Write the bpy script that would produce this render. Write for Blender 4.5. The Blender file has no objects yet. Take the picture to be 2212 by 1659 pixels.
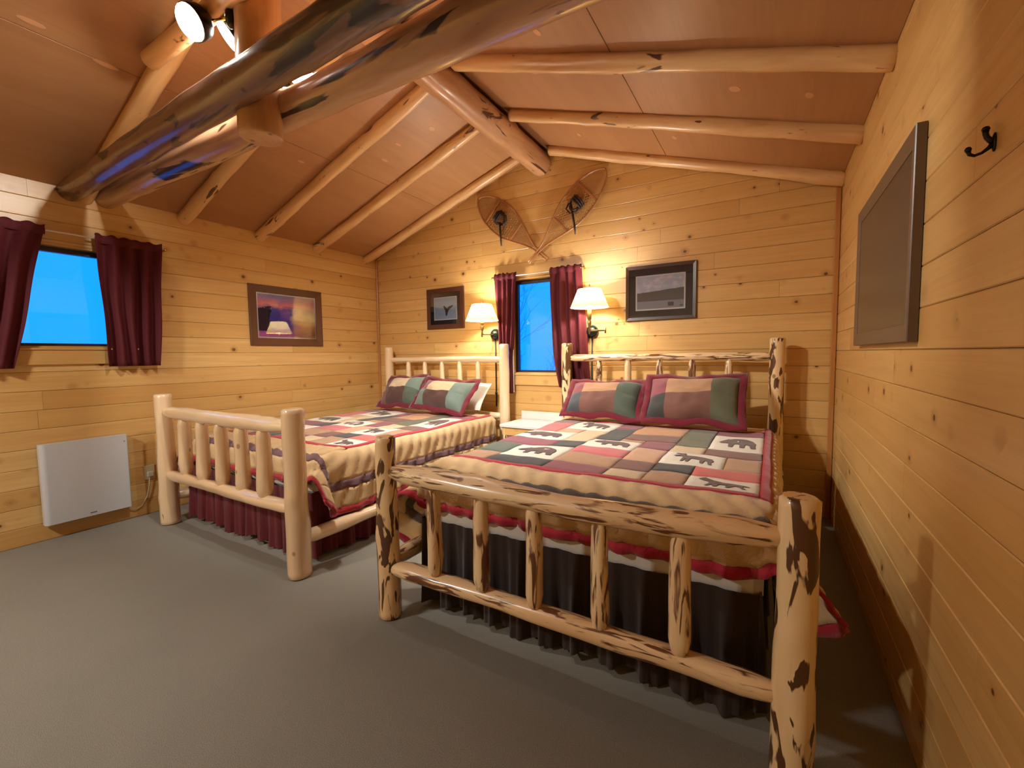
import bpy, math, random
from mathutils import Vector, Matrix, noise
from mathutils.geometry import tessellate_polygon

# ------------------------------------------------------------------ camera, world, exposure
SC = bpy.context.scene
COL = SC.collection
cam_d = bpy.data.cameras.new('camera'); cam = bpy.data.objects.new('camera', cam_d); COL.objects.link(cam)
cam_d.sensor_width = 36.0; cam_d.lens = 939.83 / 2212 * 36.0; cam_d.clip_start = 0.02
_r, _u, _f = Vector((.8591388, .51157848, -.01296068)), Vector((-.02293472, .06379271, .9976996)), Vector((-.51122844, .85686519, -.06653971))
cam.matrix_world = Matrix(((_r.x, _u.x, -_f.x, 4.3148), (_r.y, _u.y, -_f.y, -3.9284), (_r.z, _u.z, -_f.z, 1.2470), (0, 0, 0, 1)))
SC.camera = cam
world = bpy.data.worlds.new('dusk'); SC.world = world; world.use_nodes = True
bg = world.node_tree.nodes['Background']
bg.inputs[0].default_value = (0.006, 0.225, 1.0, 1); bg.inputs[1].default_value = 1.22
SC.view_settings.view_transform = 'Standard'; SC.view_settings.look = 'None'
SC.view_settings.exposure = 0.76; SC.view_settings.gamma = 1.0; SC.view_settings.use_curve_mapping = False
LAMP_COL = (1.0, .975, .91)
SCONCE_W, SPOT_W, GLOBE_W = 43.0, 112.0, 105.0
CY = SC.cycles
CY.max_bounces = 6; CY.diffuse_bounces = 3; CY.adaptive_threshold = .05; CY.glossy_bounces = 2; CY.transmission_bounces = 4; CY.transparent_max_bounces = 6; CY.caustics_reflective = False; CY.caustics_refractive = False

W = 4.7165          # room width (x), ridge runs along y
YF = -6.4           # front wall, behind the camera
EAVE, APEX = 2.465, 3.24
SL = (APEX - EAVE) / (W / 2)
PITCH = .131        # plank row height

# ------------------------------------------------------------------ helpers
def lin(r, g, b):
    f = lambda c: (c / 12.92 if c <= .04045 else ((c + .055) / 1.055) ** 2.4)
    return (f(r / 255), f(g / 255), f(b / 255), 1)

def link(o): COL.objects.link(o); return o

def put(o, parent=None, M=None):
    """place object with world matrix M under a parent that carries its own world matrix in ['_']"""
    link(o)
    M = M or Matrix.Identity(4)
    if parent is not None:
        o.parent = parent
        o.matrix_parent_inverse = Matrix.Identity(4)
        o.matrix_basis = WM[parent.name].inverted() @ M
    else:
        o.matrix_basis = M
    WM[o.name] = M.copy()
    return o
WM = {}

def mesh_obj(name, verts, faces, mat, parent=None, M=None, smooth=False, flat_faces=()):
    me = bpy.data.meshes.new(name)
    me.from_pydata([tuple(v) for v in verts], [], faces)
    if mat is not None:
        for m in (mat if isinstance(mat, (list, tuple)) else [mat]): me.materials.append(m)
    if smooth:
        fl = set(flat_faces)
        for p in me.polygons: p.use_smooth = p.index not in fl
    me.update()
    return put(bpy.data.objects.new(name, me), parent, M)

def empty(name, M):
    o = bpy.data.objects.new(name, None); o.empty_display_size = .1
    return put(o, None, M)

def tag(o, label, cat, group=None):
    o['label'] = label; o['category'] = cat
    if group: o['group'] = group
    return o

def struct(o): o['kind'] = 'structure'; return o

def T(x, y, z): return Matrix.Translation((x, y, z))
def RZ(a): return Matrix.Rotation(math.radians(a), 4, 'Z')
def RX(a): return Matrix.Rotation(math.radians(a), 4, 'X')
def RY(a): return Matrix.Rotation(math.radians(a), 4, 'Y')

def wallM(side, u, z, off=0.0):
    """wall frame: local X to the viewer's right, Z up, -Y into the room; off = distance out of the wall"""
    if side == 'back': return T(u, -off, z)
    if side == 'left': return T(off, u, z) @ RZ(90)
    return T(W - off, -u, z) @ RZ(-90)

class MB:
    """collects simple solids into one mesh"""
    def __init__(s): s.v = []; s.f = []
    def add(s, vs, fs):
        n = len(s.v); s.v += [Vector(v) for v in vs]; s.f += [tuple(i + n for i in f) for f in fs]; return s
    def box(s, x0, x1, y0, y1, z0, z1):
        return s.add([(x0,y0,z0),(x1,y0,z0),(x1,y1,z0),(x0,y1,z0),(x0,y0,z1),(x1,y0,z1),(x1,y1,z1),(x0,y1,z1)],
                     [(0,3,2,1),(4,5,6,7),(0,1,5,4),(1,2,6,5),(2,3,7,6),(3,0,4,7)])
    def cbox(s, x0, x1, y0, y1, z0, z1, c):
        """box with all edges chamfered by c"""
        vs = []; X = (x0, x1); Y = (y0, y1); Z = (z0, z1)
        idx = {}
        for i in (0, 1):
            for j in (0, 1):
                for k in (0, 1):
                    sx, sy, sz = (1 if i == 0 else -1), (1 if j == 0 else -1), (1 if k == 0 else -1)
                    for a in range(3):
                        p = [X[i] + sx * c, Y[j] + sy * c, Z[k] + sz * c]
                        p[a] = (X[i], Y[j], Z[k])[a]
                        idx[i, j, k, a] = len(vs); vs.append(p)
        fs = []
        def q(*k): fs.append(tuple(idx[t] for t in k))
        for i in (0, 1):
            a = [(i,0,0,0),(i,1,0,0),(i,1,1,0),(i,0,1,0)]; q(*(a if i else a[::-1]))
            a = [(0,i,0,1),(0,i,1,1),(1,i,1,1),(1,i,0,1)]; q(*(a if i else a[::-1]))
            a = [(0,0,i,2),(1,0,i,2),(1,1,i,2),(0,1,i,2)]; q(*(a if i else a[::-1]))
        for i in (0, 1):
            for j in (0, 1):
                q((i,j,0,0),(i,j,1,0),(i,j,1,1),(i,j,0,1)); q((i,0,j,0),(i,1,j,0),(i,1,j,2),(i,0,j,2)); q((0,i,j,1),(1,i,j,1),(1,i,j,2),(0,i,j,2))
                for k in (0, 1): q((i,j,k,0),(i,j,k,1),(i,j,k,2))
        return s.add(vs, fs)
    def tube(s, pts, r, n=8, cap=True):
        pts = [Vector(p) for p in pts]; m = len(pts); rs = r if isinstance(r, (list, tuple)) else [r] * m
        vs = []; fs = []
        d0 = (pts[1] - pts[0]).normalized()
        a = d0.orthogonal().normalized()
        for i, p in enumerate(pts):
            d = (pts[min(i + 1, m - 1)] - pts[max(i - 1, 0)]).normalized()
            a = (a - d * a.dot(d)).normalized(); b = d.cross(a)
            for k in range(n):
                t = 2 * math.pi * k / n; vs.append(p + (a * math.cos(t) + b * math.sin(t)) * rs[i])
        for i in range(m - 1):
            for k in range(n):
                fs.append((i*n+k, i*n+(k+1) % n, (i+1)*n+(k+1) % n, (i+1)*n+k))
        if cap: fs += [tuple(range(n))[::-1], tuple((m-1)*n + k for k in range(n))]
        return s.add(vs, fs)
    def lathe(s, prof, n=20, M=None, cap=True):
        """prof: list of (radius, z)"""
        vs = []; fs = []; m = len(prof)
        for r, z in prof:
            for k in range(n):
                t = 2*math.pi*k/n; v = Vector((r*math.cos(t), r*math.sin(t), z)); vs.append(M @ v if M else v)
        for i in range(m-1):
            for k in range(n): fs.append((i*n+k, i*n+(k+1) % n, (i+1)*n+(k+1) % n, (i+1)*n+k))
        if cap: fs += [tuple(range(n))[::-1], tuple((m-1)*n+k for k in range(n))]
        return s.add(vs, fs)
    def build(s, name, mat, parent=None, M=None, smooth=False):
        return mesh_obj(name, s.v, s.f, mat, parent, M, smooth, [i for i, f in enumerate(s.f) if len(f) > 4])

# ------------------------------------------------------------------ materials
class NT:
    def __init__(s, name):
        s.m = bpy.data.materials.new(name); s.m.use_nodes = True; s.t = s.m.node_tree
        s.b = s.t.nodes['Principled BSDF']; s.out = s.t.nodes['Material Output']
    def n(s, kind, **kw):
        nd = s.t.nodes.new(kind)
        for k, v in kw.items(): setattr(nd, k, v)
        return nd
    def l(s, a, b): s.t.links.new(a, b)
    def set(s, **kw):
        for k, v in kw.items(): s.b.inputs[k.replace('_', ' ')].default_value = v
    def math(s, op, a, b=None, c=None, clamp=False):
        nd = s.n('ShaderNodeMath', operation=op); nd.use_clamp = clamp
        for i, x in enumerate((a, b, c)):
            if x is None: continue
            if isinstance(x, (int, float)): nd.inputs[i].default_value = x
            else: s.l(x, nd.inputs[i])
        return nd.outputs[0]
    def mix(s, fac, a, b, mode='MIX'):
        nd = s.n('ShaderNodeMix', data_type='RGBA', blend_type=mode)
        for i, x in ((0, fac), (6, a), (7, b)):
            if isinstance(x, (int, float)): nd.inputs[i].default_value = x
            elif isinstance(x, (tuple, list)): nd.inputs[i].default_value = x
            else: s.l(x, nd.inputs[i])
        return nd.outputs[2]
    def ramp(s, fac, stops, interp='LINEAR'):
        nd = s.n('ShaderNodeValToRGB'); cr = nd.color_ramp; cr.interpolation = interp
        while len(cr.elements) < len(stops): cr.elements.new(.5)
        for e, (p, c) in zip(cr.elements, stops): e.position = p; e.color = c if len(c) == 4 else (*c, 1)
        s.l(fac, nd.inputs[0]); return nd.outputs[0]
    def coords(s, scale=(1, 1, 1), rnd=True, base='Object'):
        tc = s.n('ShaderNodeTexCoord'); v = tc.outputs[base]
        if rnd:
            oi = s.n('ShaderNodeObjectInfo'); s.rand = oi.outputs['Random']
            sc = s.n('ShaderNodeVectorMath', operation='SCALE'); sc.inputs[0].default_value = (37., 53., 71.); s.l(s.rand, sc.inputs[3])
            ad = s.n('ShaderNodeVectorMath', operation='ADD'); s.l(v, ad.inputs[0]); s.l(sc.outputs[0], ad.inputs[1]); v = ad.outputs[0]
        s.base_v = v
        return s.scale(v, scale)
    def scale(s, v, scale):
        mp = s.n('ShaderNodeVectorMath', operation='MULTIPLY'); s.l(v, mp.inputs[0]); mp.inputs[1].default_value = scale; return mp.outputs[0]
    def noise(s, v, scale=1, detail=4, rough=.55, dist=0):
        nd = s.n('ShaderNodeTexNoise'); s.l(v, nd.inputs['Vector']); nd.inputs['Scale'].default_value = scale
        nd.inputs['Detail'].default_value = detail; nd.inputs['Roughness'].default_value = rough; nd.inputs['Distortion'].default_value = dist
        return nd.outputs[0]
    def voronoi(s, v, scale=1):
        nd = s.n('ShaderNodeTexVoronoi'); s.l(v, nd.inputs['Vector']); nd.inputs['Scale'].default_value = scale; return nd
    def bump(s, h, strength=.2, dist=.01):
        nd = s.n('ShaderNodeBump'); nd.inputs['Strength'].default_value = strength; nd.inputs['Distance'].default_value = dist
        s.l(h, nd.inputs['Height']); s.l(nd.outputs[0], s.b.inputs['Normal'])
    def color(s, c): s.l(c, s.b.inputs['Base Color'])

def plain(name, c, rough=.6, metal=0, **kw):
    t = NT(name); t.set(Base_Color=c, Roughness=rough, Metallic=metal, **kw); return t.m

def plank_mat(name, tones, knot=lin(92, 50, 22), axis='x', rough=.38, coat=.25, knots=True):
    t = NT(name)
    gs = (.9, 6, 20) if axis == 'x' else (9, 9, .9)
    g = t.coords(gs)
    gr = t.noise(g, 1.3, 3, .6, .6)
    fine = t.noise(t.scale(t.base_v, (3, 60, 130) if axis == 'x' else (70, 70, 3)), 1, 1, .6)
    a = t.mix(t.rand, tones[0], tones[1]); a = t.mix(t.math('MULTIPLY', t.math('FRACT', t.math('MULTIPLY', t.rand, 7.31)), .45), a, tones[2])
    grain = t.ramp(gr, [(.32, (0, 0, 0, 1)), (.68, (1, 1, 1, 1))])
    c = t.mix(t.math('MULTIPLY', grain, .55), a, tones[2])
    c = t.mix(t.math('MULTIPLY', t.ramp(fine, [(.5, (0,0,0,1)), (.8, (1,1,1,1))]), .18), c, tones[3])
    if knots:
        kv = t.scale(t.base_v, (7.5, 0, 8.5)); warp = t.noise(t.scale(t.base_v, (18, 18, 18)), 1, 0)
        vo = t.voronoi(kv, 1.0); sep = t.n('ShaderNodeSeparateColor'); t.l(vo.outputs['Color'], sep.inputs[0])
        d = t.math('ADD', vo.outputs['Distance'], t.math('MULTIPLY', t.math('SUBTRACT', warp, .5), .05))
        rad = t.math('MULTIPLY_ADD', sep.outputs[0], .10, .045)
        sel = t.math('GREATER_THAN', sep.outputs[1], .42)
        k = t.math('MULTIPLY', t.math('SMOOTH_MIN', t.math('DIVIDE', t.math('SUBTRACT', rad, d), .02, clamp=True), 1, 0), sel, clamp=True)
        halo = t.math('MULTIPLY', t.math('DIVIDE', t.math('SUBTRACT', t.math('MULTIPLY', rad, 2.6), d), .16, clamp=True), sel, clamp=True)
        c = t.mix(t.math('MULTIPLY', halo, .45), c, tones[3])
        c = t.mix(t.math('MULTIPLY', k, .85), c, knot)
    t.color(c); t.set(Roughness=rough, Coat_Weight=coat, Coat_Roughness=.3)
    return t.m

def log_mat(name, light, dark, bark, amount, rough=.36, coat=.5, coat_r=.15, sharp=.03, bscale=(13, 13, 3.2)):
    """peeled log: grain along local Z, patches of inner bark above the threshold"""
    t = NT(name)
    v = t.coords((9, 9, 1.1)); w = t.noise(v, 1.0, 3, .6, .8)
    fine = t.noise(t.scale(t.base_v, (70, 70, 6)), 1, 1, .6)
    c = t.mix(t.ramp(w, [(.3, (0,0,0,1)), (.72, (1,1,1,1))]), light, dark)
    c = t.mix(t.math('MULTIPLY', t.ramp(fine, [(.52, (0,0,0,1)), (.75, (1,1,1,1))]), .22), c, dark)
    kv = t.voronoi(t.scale(t.base_v, (9, 9, 6.5)), 1.0); sep = t.n('ShaderNodeSeparateColor'); t.l(kv.outputs['Color'], sep.inputs[0])
    k = t.math('MULTIPLY', t.math('DIVIDE', t.math('SUBTRACT', .13, kv.outputs['Distance']), .05, clamp=True), t.math('GREATER_THAN', sep.outputs[1], .6))
    c = t.mix(t.math('MULTIPLY', k, .7), c, bark)
    bn = t.noise(t.scale(t.base_v, bscale), 1.0, 3, .5, 1.2)
    th = 1 - amount
    b = t.math('DIVIDE', t.math('SUBTRACT', bn, th), sharp, clamp=True)
    c = t.mix(b, c, bark)
    t.color(c); t.set(Roughness=rough, Coat_Weight=coat, Coat_Roughness=coat_r)
    t.bump(t.math('ADD', t.math('MULTIPLY', fine, .3), b), .2, .004)
    return t.m

def cloth_mat(name, c, rough=.9, var=.25, scale=260, bump=.25, sheen=.25):
    t = NT(name); v = t.coords((1, 1, 1))
    a = t.noise(v, scale, 0, .6); b = t.noise(v, 14, 2, .6)
    dk = (c[0]*.62, c[1]*.62, c[2]*.62, 1)
    col = t.mix(t.math('MULTIPLY', t.ramp(b, [(.35, (0,0,0,1)), (.7, (1,1,1,1))]), var), c, dk)
    col = t.mix(t.math('MULTIPLY', a, .25), col, dk)
    t.color(col); t.set(Roughness=rough, Sheen_Weight=sheen)
    t.bump(t.math('ADD', t.math('MULTIPLY', a, .3), b), bump, .014)
    return t.m

def glass_mat(name, strength=.10, tint=(1, 1, 1, 1), rough=.015):
    t = NT(name); t.t.nodes.remove(t.b)
    tr = t.n('ShaderNodeBsdfTransparent'); tr.inputs[0].default_value = tint
    gl = t.n('ShaderNodeBsdfGlossy'); gl.inputs['Roughness'].default_value = rough
    lw = t.n('ShaderNodeFresnel'); lw.inputs[0].default_value = 1.5
    mx = t.n('ShaderNodeMixShader'); t.l(t.math('ADD', lw.outputs[0], strength, clamp=True), mx.inputs[0])
    t.l(tr.outputs[0], mx.inputs[1]); t.l(gl.outputs[0], mx.inputs[2]); t.l(mx.outputs[0], t.out.inputs[0]); return t.m

def emit_mat(name, c, s):
    t = NT(name); t.set(Base_Color=(1, 1, 1, 1), Emission_Color=c, Emission_Strength=s, Roughness=.4); t.m.cycles.emission_sampling = 'NONE'; return t.m

M = {}
PINE = [lin(234, 196, 130), lin(216, 172, 102), lin(202, 152, 84), lin(172, 118, 60)]
M['plank'] = plank_mat('pine_plank', PINE)
M['trim'] = plank_mat('pine_trim', [lin(205, 145, 80), lin(196, 132, 70), lin(176, 112, 55), lin(150, 90, 40)], axis='z', knots=False)
M['trimx'] = plank_mat('pine_board', PINE)
M['gap'] = plain('dark_backing', lin(46, 28, 14), .9)
M['ply'] = plank_mat('plywood', [lin(186, 138, 92), lin(174, 124, 80), lin(160, 108, 66), lin(142, 92, 56)], knots=False, rough=.5, coat=.15)
M['plug'] = plain('plywood_plug', lin(205, 150, 105), .5)
M['rafter'] = log_mat('rafter_log', lin(236, 196, 140), lin(206, 154, 98), lin(92, 54, 30), .33, rough=.4, coat=.3, coat_r=.25)
M['beam'] = log_mat('beam_log', lin(218, 176, 136), lin(176, 128, 92), lin(48, 26, 16), .40, rough=.5, coat=.8, coat_r=.19, bscale=(8, 8, 1.4))
M['dark_beam'] = log_mat('dark_beam_log', lin(138, 98, 74), lin(92, 60, 44), lin(38, 22, 16), .45, rough=.5, coat=.9, coat_r=.19, bscale=(8, 8, 1.2))
M['ridge'] = log_mat('ridge_log', lin(212, 164, 120), lin(172, 122, 82), lin(82, 44, 26), .36, rough=.4, coat=.4, coat_r=.2, bscale=(9, 9, 1.6))
M['post'] = log_mat('king_post_log', lin(216, 168, 118), lin(190, 136, 90), lin(90, 50, 28), .26)
M['clean_log'] = log_mat('peeled_log', lin(248, 224, 186), lin(232, 196, 152), lin(140, 98, 64), .26, rough=.35, coat=1.0, coat_r=.12)
M['bark_log'] = log_mat('barky_log', lin(250, 224, 180), lin(232, 190, 140), lin(112, 68, 38), .475, sharp=.08, bscale=(34, 34, 4.6), rough=.34, coat=.6, coat_r=.15)
M['bark_post'] = log_mat('barky_post', lin(248, 220, 172), lin(236, 196, 142), lin(92, 58, 30), .46, rough=.4, coat=.4, sharp=.02, bscale=(14, 14, 3.6))
for _m in ('beam', 'dark_beam', 'clean_log'): M[_m].node_tree.nodes['Principled BSDF'].inputs['Coat IOR'].default_value = 1.62
M['white_paint'] = plain('white_paint', lin(225, 222, 215), .35)
M['heater'] = plain('heater_white', lin(204, 208, 214), .3)
M['grey'] = plain('grey_plastic', lin(120, 120, 118), .4)
M['almond'] = plain('almond_plastic', lin(205, 190, 160), .4)
M['brass'] = plain('brass', lin(215, 170, 80), .25, 1.0)
M['rod'] = plain('white_rod', lin(225, 222, 222), .3)
M['bronze'] = plain('dark_bronze', lin(46, 40, 32), .3, .8)
M['lampmetal'] = plain('antique_metal', lin(150, 128, 92), .35, .8)
M['plate'] = plain('green_black_enamel', lin(24, 34, 28), .15, .2)
M['black'] = plain('black_metal', lin(22, 16, 13), .4, .3)
M['cord'] = plain('black_cord', lin(20, 18, 16), .5)
M['wcord'] = plain('white_cord', lin(205, 196, 178), .5)
M['sash'] = plain('dark_sash', lin(52, 44, 48), .4)
M['glass'] = glass_mat('window_glass', .0)
M['pglass'] = glass_mat('picture_glass', .012)
M['pglass_matte'] = glass_mat('matte_picture_glass', .05, rough=.22)
M['bulb'] = emit_mat('lit_bulb', (1, .93, .78, 1), 22)
M['sbulb'] = emit_mat('sconce_bulb', (1, .9, .7, 1), 14)
M['sheet'] = cloth_mat('white_sheet', lin(226, 220, 210), bump=.1)
M['curtain'] = cloth_mat('maroon_curtain', lin(88, 8, 22), rough=.8, var=.2, bump=.1, sheen=0.0)
M['lining'] = cloth_mat('curtain_lining', lin(220, 208, 196), bump=.1)
M['skirt_red'] = cloth_mat('maroon_skirt', lin(104, 18, 30), bump=.12)
M['skirt_brown'] = cloth_mat('brown_skirt', lin(50, 33, 25), bump=.12)
for k, c in dict(tan=(216, 182, 132), red=(172, 26, 46), flange=(112, 12, 34), olive_stripe=(92, 76, 62), mauve_stripe=(118, 84, 88), white=(228, 218, 200), mauve=(138, 72, 82), pink=(202, 104, 106),
                 charcoal=(62, 62, 62), green=(84, 94, 80), olive=(98, 98, 74), brown=(122, 82, 70), orange=(194, 142, 98), tanp=(178, 136, 102),
                 peach=(202, 156, 124), cream=(208, 182, 144), coral=(200, 98, 90), greybrown=(132, 106, 96), animal=(92, 68, 64), teal=(112, 128, 118),
                 darkbrown=(84, 54, 46), slate=(74, 80, 86)).items():
    M['c_' + k] = cloth_mat('cotton_' + k, lin(*c))
M['rawhide'] = plain('snowshoe_rawhide', lin(186, 138, 84), .5)
M['ash'] = log_mat('snowshoe_wood', lin(184, 124, 74), lin(152, 94, 54), lin(90, 50, 30), .2, bscale=(20, 20, 4))
M['leather'] = plain('dark_leather', lin(40, 24, 20), .5)
M['frame_brown'] = plank_mat('brown_frame', [lin(104, 58, 38), lin(92, 50, 34), lin(76, 40, 28), lin(60, 32, 22)], knots=False, rough=.4)
M['frame_dark'] = plank_mat('walnut_frame', [lin(82, 58, 44), lin(72, 50, 38), lin(60, 40, 30), lin(48, 32, 24)], knots=False, rough=.4)
M['frame_grey'] = plank_mat('grey_brown_frame', [lin(112, 88, 70), lin(100, 78, 60), lin(86, 66, 50), lin(70, 52, 40)], knots=False, rough=.45)
M['mat_black'] = plain('black_mat_board', lin(34, 26, 24), .8)
M['mat_white'] = plain('white_mat_board', lin(215, 200, 195), .8)

def carpet():
    t = NT('grey_carpet'); v = t.coords((1, 1, 1), rnd=False)
    a = t.noise(v, 420, 1, .7); b = t.noise(v, 1.4, 2, .6); c = t.noise(v, 60, 1, .6)
    col = t.mix(t.ramp(a, [(.3, (0,0,0,1)), (.7, (1,1,1,1))]), lin(104, 101, 92), lin(158, 153, 140))
    col = t.mix(t.math('MULTIPLY', t.ramp(b, [(.4, (0,0,0,1)), (.7, (1,1,1,1))]), .25), col, lin(108, 103, 94))
    t.color(col); t.set(Roughness=.95, Sheen_Weight=.15); t.bump(t.math('ADD', a, t.math('MULTIPLY', c, .5)), .5, .006)
    return t.m
M['carpet'] = carpet()

# ------------------------------------------------------------------ the shell
def plank_piece(parent, Mx, w, h, mat, gap=.0007):
    """one board, front face at y=0, chamfered long edges"""
    a, b = w / 2 - .0006, h / 2 - gap; c = .003; d = .018
    prof = [(c*.9, -b), (0, -b + c), (0, b - c), (c*.9, b), (d, b), (d, -b)]
    vs = [(x, y, z) for x in (-a, a) for (y, z) in prof]
    fs = [(i, (i+1) % 6, 6 + (i+1) % 6, 6 + i) for i in range(6)] + [(5,4,3,2,1,0), (6,7,8,9,10,11)]
    return mesh_obj('plank', vs, fs, mat, parent, Mx)

def plank_wall(parent, side, u0, u1, top, z_off, holes, joints, rng, limits=None):
    z = z_off - PITCH * math.ceil(z_off / PITCH)
    row = 0
    while z < top - .004:
        a, b = max(z, 0.0), min(z + PITCH, top)
        if b - a > .012:
            lu0, lu1 = (u0, u1) if limits is None else limits(a)
            cuts = [lu0, lu1]
            nj = 1 if (lu1 - lu0) < 2.2 else rng.choice((1, 2, 2))
            cand = joints.get(row)
            js = cand if cand else sorted(lu0 + (lu1 - lu0) * ((k + .5 + rng.uniform(-.38, .38)) / nj) for k in range(nj))
            cuts = sorted([lu0] + [j for j in js if lu0 + .15 < j < lu1 - .15] + [lu1])
            for p, q in zip(cuts[:-1], cuts[1:]):
                segs = [(p, q, a, b)]
                for (h0, h1, k0, k1) in holes:
                    new = []
                    for (p_, q_, a_, b_) in segs:
                        if q_ <= h0 or p_ >= h1 or b_ <= k0 or a_ >= k1: new.append((p_, q_, a_, b_)); continue
                        if p_ < h0: new.append((p_, h0, a_, b_))
                        if q_ > h1: new.append((h1, q_, a_, b_))
                        m0, m1 = max(p_, h0), min(q_, h1)
                        if a_ < k0 - .01: new.append((m0, m1, a_, k0))
                        if b_ > k1 + .01: new.append((m0, m1, k1, b_))
                    segs = new
                for (p_, q_, a_, b_) in segs:
                    if q_ - p_ > .01 and b_ - a_ > .008:
                        plank_piece(parent, wallM(side, (p_ + q_) / 2, (a_ + b_) / 2), q_ - p_, b_ - a_, M['plank'])
        z += PITCH; row += 1

def slab(name, side, u0, u1, z1, holes, y0=.0185, y1=.13, gable=False):
    mb = MB()
    us = sorted({u0, u1, *[h[0] for h in holes], *[h[1] for h in holes]}); zs = sorted({0.0, z1, *[h[2] for h in holes], *[h[3] for h in holes]})
    for p, q in zip(us[:-1], us[1:]):
        for a, b in zip(zs[:-1], zs[1:]):
            if any(h[0] <= p and q <= h[1] and h[2] <= a and b <= h[3] for h in holes): continue
            mb.box(p, q, y0, y1, a, b)
    if gable:
        n = [(0, y0, z1), (W, y0, z1), (W/2, y0, z1 + SL*W/2 + .05), (0, y1, z1), (W, y1, z1), (W/2, y1, z1 + SL*W/2 + .05)]
        mb.add(n, [(0, 1, 2), (5, 4, 3), (0, 3, 4, 1), (1, 4, 5, 2), (2, 5, 3, 0)])
    return struct(mb.build(name, M['gap'], None, wallM(side, 0, 0)))

WIN_L = (-3.42, -2.43, 1.335, 2.065)
WIN_B = (1.97, 2.59, 1.05, 2.03)
struct(MB().box(-.13, W + .13, YF - .13, .13, -.1, 0).build('floor', M['carpet']))
rng = random.Random(5)
wl = slab('wall_left', 'left', YF, .018, 2.52, [WIN_L]); plank_wall(wl, 'left', YF, 0, EAVE + .02, -.007, [WIN_L], {6: [-3.05, -1.2], 7: [-3.02, -1.1], 16: [-4.6, -1.42]}, rng)
wb = slab('wall_back', 'back', -.13, W + .13, EAVE, [WIN_B], gable=True)
def lim(a):
    if a <= EAVE: return (0.0, W)
    e = (a - EAVE) / SL; return (e, W - e)
plank_wall(wb, 'back', 0, W, APEX + .03, .089, [WIN_B], {}, rng, lim)
wr = slab('wall_right', 'right', -.018, -YF, 2.52, []); plank_wall(wr, 'right', 0, -YF, EAVE + .02, .069, [], {}, rng)
front = MB(); front.box(-.13, W + .13, YF - .13, YF, 0, EAVE)
front.add([(0, YF, EAVE), (W, YF, EAVE), (W/2, YF, APEX), (0, YF - .1, EAVE), (W, YF - .1, EAVE), (W/2, YF - .1, APEX)], [(2, 1, 0), (3, 4, 5), (1, 4, 3, 0), (2, 5, 4, 1), (0, 3, 5, 2)])
struct(front.build('wall_front', M['trimx']))

# ceiling: two slopes of plywood sheets
ang = math.degrees(math.atan(SL)); LS = (W/2) / math.cos(math.atan(SL))
cl = MB()
for sgn in (0, 1):
    def P(x, dz, y): return (x if not sgn else W - x, y, EAVE + SL * x + dz)
    v = [P(-.15, .014, .13), P(W/2, .014, .13), P(W/2, .014, YF - .13), P(-.15, .014, YF - .13), P(-.15, .09, .13), P(W/2, .09, .13), P(W/2, .09, YF - .13), P(-.15, .09, YF - .13)]
    fs = [(0,3,2,1),(4,5,6,7),(0,1,5,4),(1,2,6,5),(2,3,7,6),(3,0,4,7)]
    cl.add(v, fs if not sgn else [f[::-1] for f in fs])
ceiling = struct(cl.build('ceiling', M['gap']))
def slopeM(side, x, y, dz=0.0):
    """frame on a roof slope: local X along world -y/+y, local Y up the slope, local Z out of the roof"""
    z = EAVE + SL * (x if side == 'L' else W - x) + dz
    a = math.atan(SL)
    if side == 'L': ex, ey, ez = Vector((0, -1, 0)), Vector((math.cos(a), 0, math.sin(a))), Vector((-math.sin(a), 0, math.cos(a)))
    else: ex, ey, ez = Vector((0, 1, 0)), Vector((-math.cos(a), 0, math.sin(a))), Vector((math.sin(a), 0, math.cos(a)))
    return Matrix(((ex.x, ey.x, ez.x, x), (ex.y, ey.y, ez.y, y), (ex.z, ey.z, ez.z, z), (0, 0, 0, 1)))
panels = {}
for side in 'LR':
    for j in range(2):
        ys = [0.0, -1.46 - (.0 if j else -.62), -3.55, -5.2, YF] if side == 'L' else [0.0, -1.53 - (0 if j else -.73), -3.6, -5.2, YF]
        for y0, y1 in zip(ys[:-1], ys[1:]):
            xm = (W/2) * (j + .5) / 2; xm = xm if side == 'L' else W - xm
            h = LS / 4 - .0015; w = (y0 - y1) / 2 - .0015
            o = MB().cbox(-w, w, -h, h, 0, .013, .002).build('plywood_panel', M['ply'], ceiling, slopeM(side, xm, (y0 + y1) / 2))
            panels[side, j, round(y1, 2)] = (o, y0, y1)
def add_plug(side, x, y, a, b, rot=0):
    j = int((x if side == 'L' else W - x) / (W / 4)); j = min(j, 1)
    for (s_, j_, _), (o, y0, y1) in panels.items():
        if s_ == side and j_ == j and y1 <= y <= y0:
            vs = [(a*math.cos(t*math.pi/8), b*math.sin(t*math.pi/8), -.0012) for t in range(16)] + [(a*math.cos(t*math.pi/8), b*math.sin(t*math.pi/8), .002) for t in range(16)]
            mesh_obj('plug', vs, [tuple(range(16))[::-1]] + [(t, (t+1) % 16, 16+(t+1) % 16, 16+t) for t in range(16)], M['plug'], o, slopeM(side, x, y) @ RZ(rot)); return
for a in [('L', 1.23, -3.21, .05, .014), ('L', 1.17, -2.92, .055, .015), ('L', 1.42, -1.16, .035, .014), ('L', 1.62, -1.2, .03, .012), ('L', 1.05, -1.7, .03, .012), ('L', 1.9, -1.1, .03, .02), ('R', 4.11, -1.2, .03, .03), ('R', 2.9, -.42, .03, .014), ('R', 3.67, -.5, .03, .016), ('R', 3.2, -1.75, .03, .02), ('R', 4.45, -1.15, .03, .02)]: add_plug(*a)

# corner trims
struct(MB().cbox(0.002, .024, -.024, -.002, 0, EAVE - .01, .004).build('trim_1', M['trim']))
struct(MB().cbox(W - .034, W - .002, -.022, -.002, 0, EAVE - .03, .004).build('trim_2', M['trim']))

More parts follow.
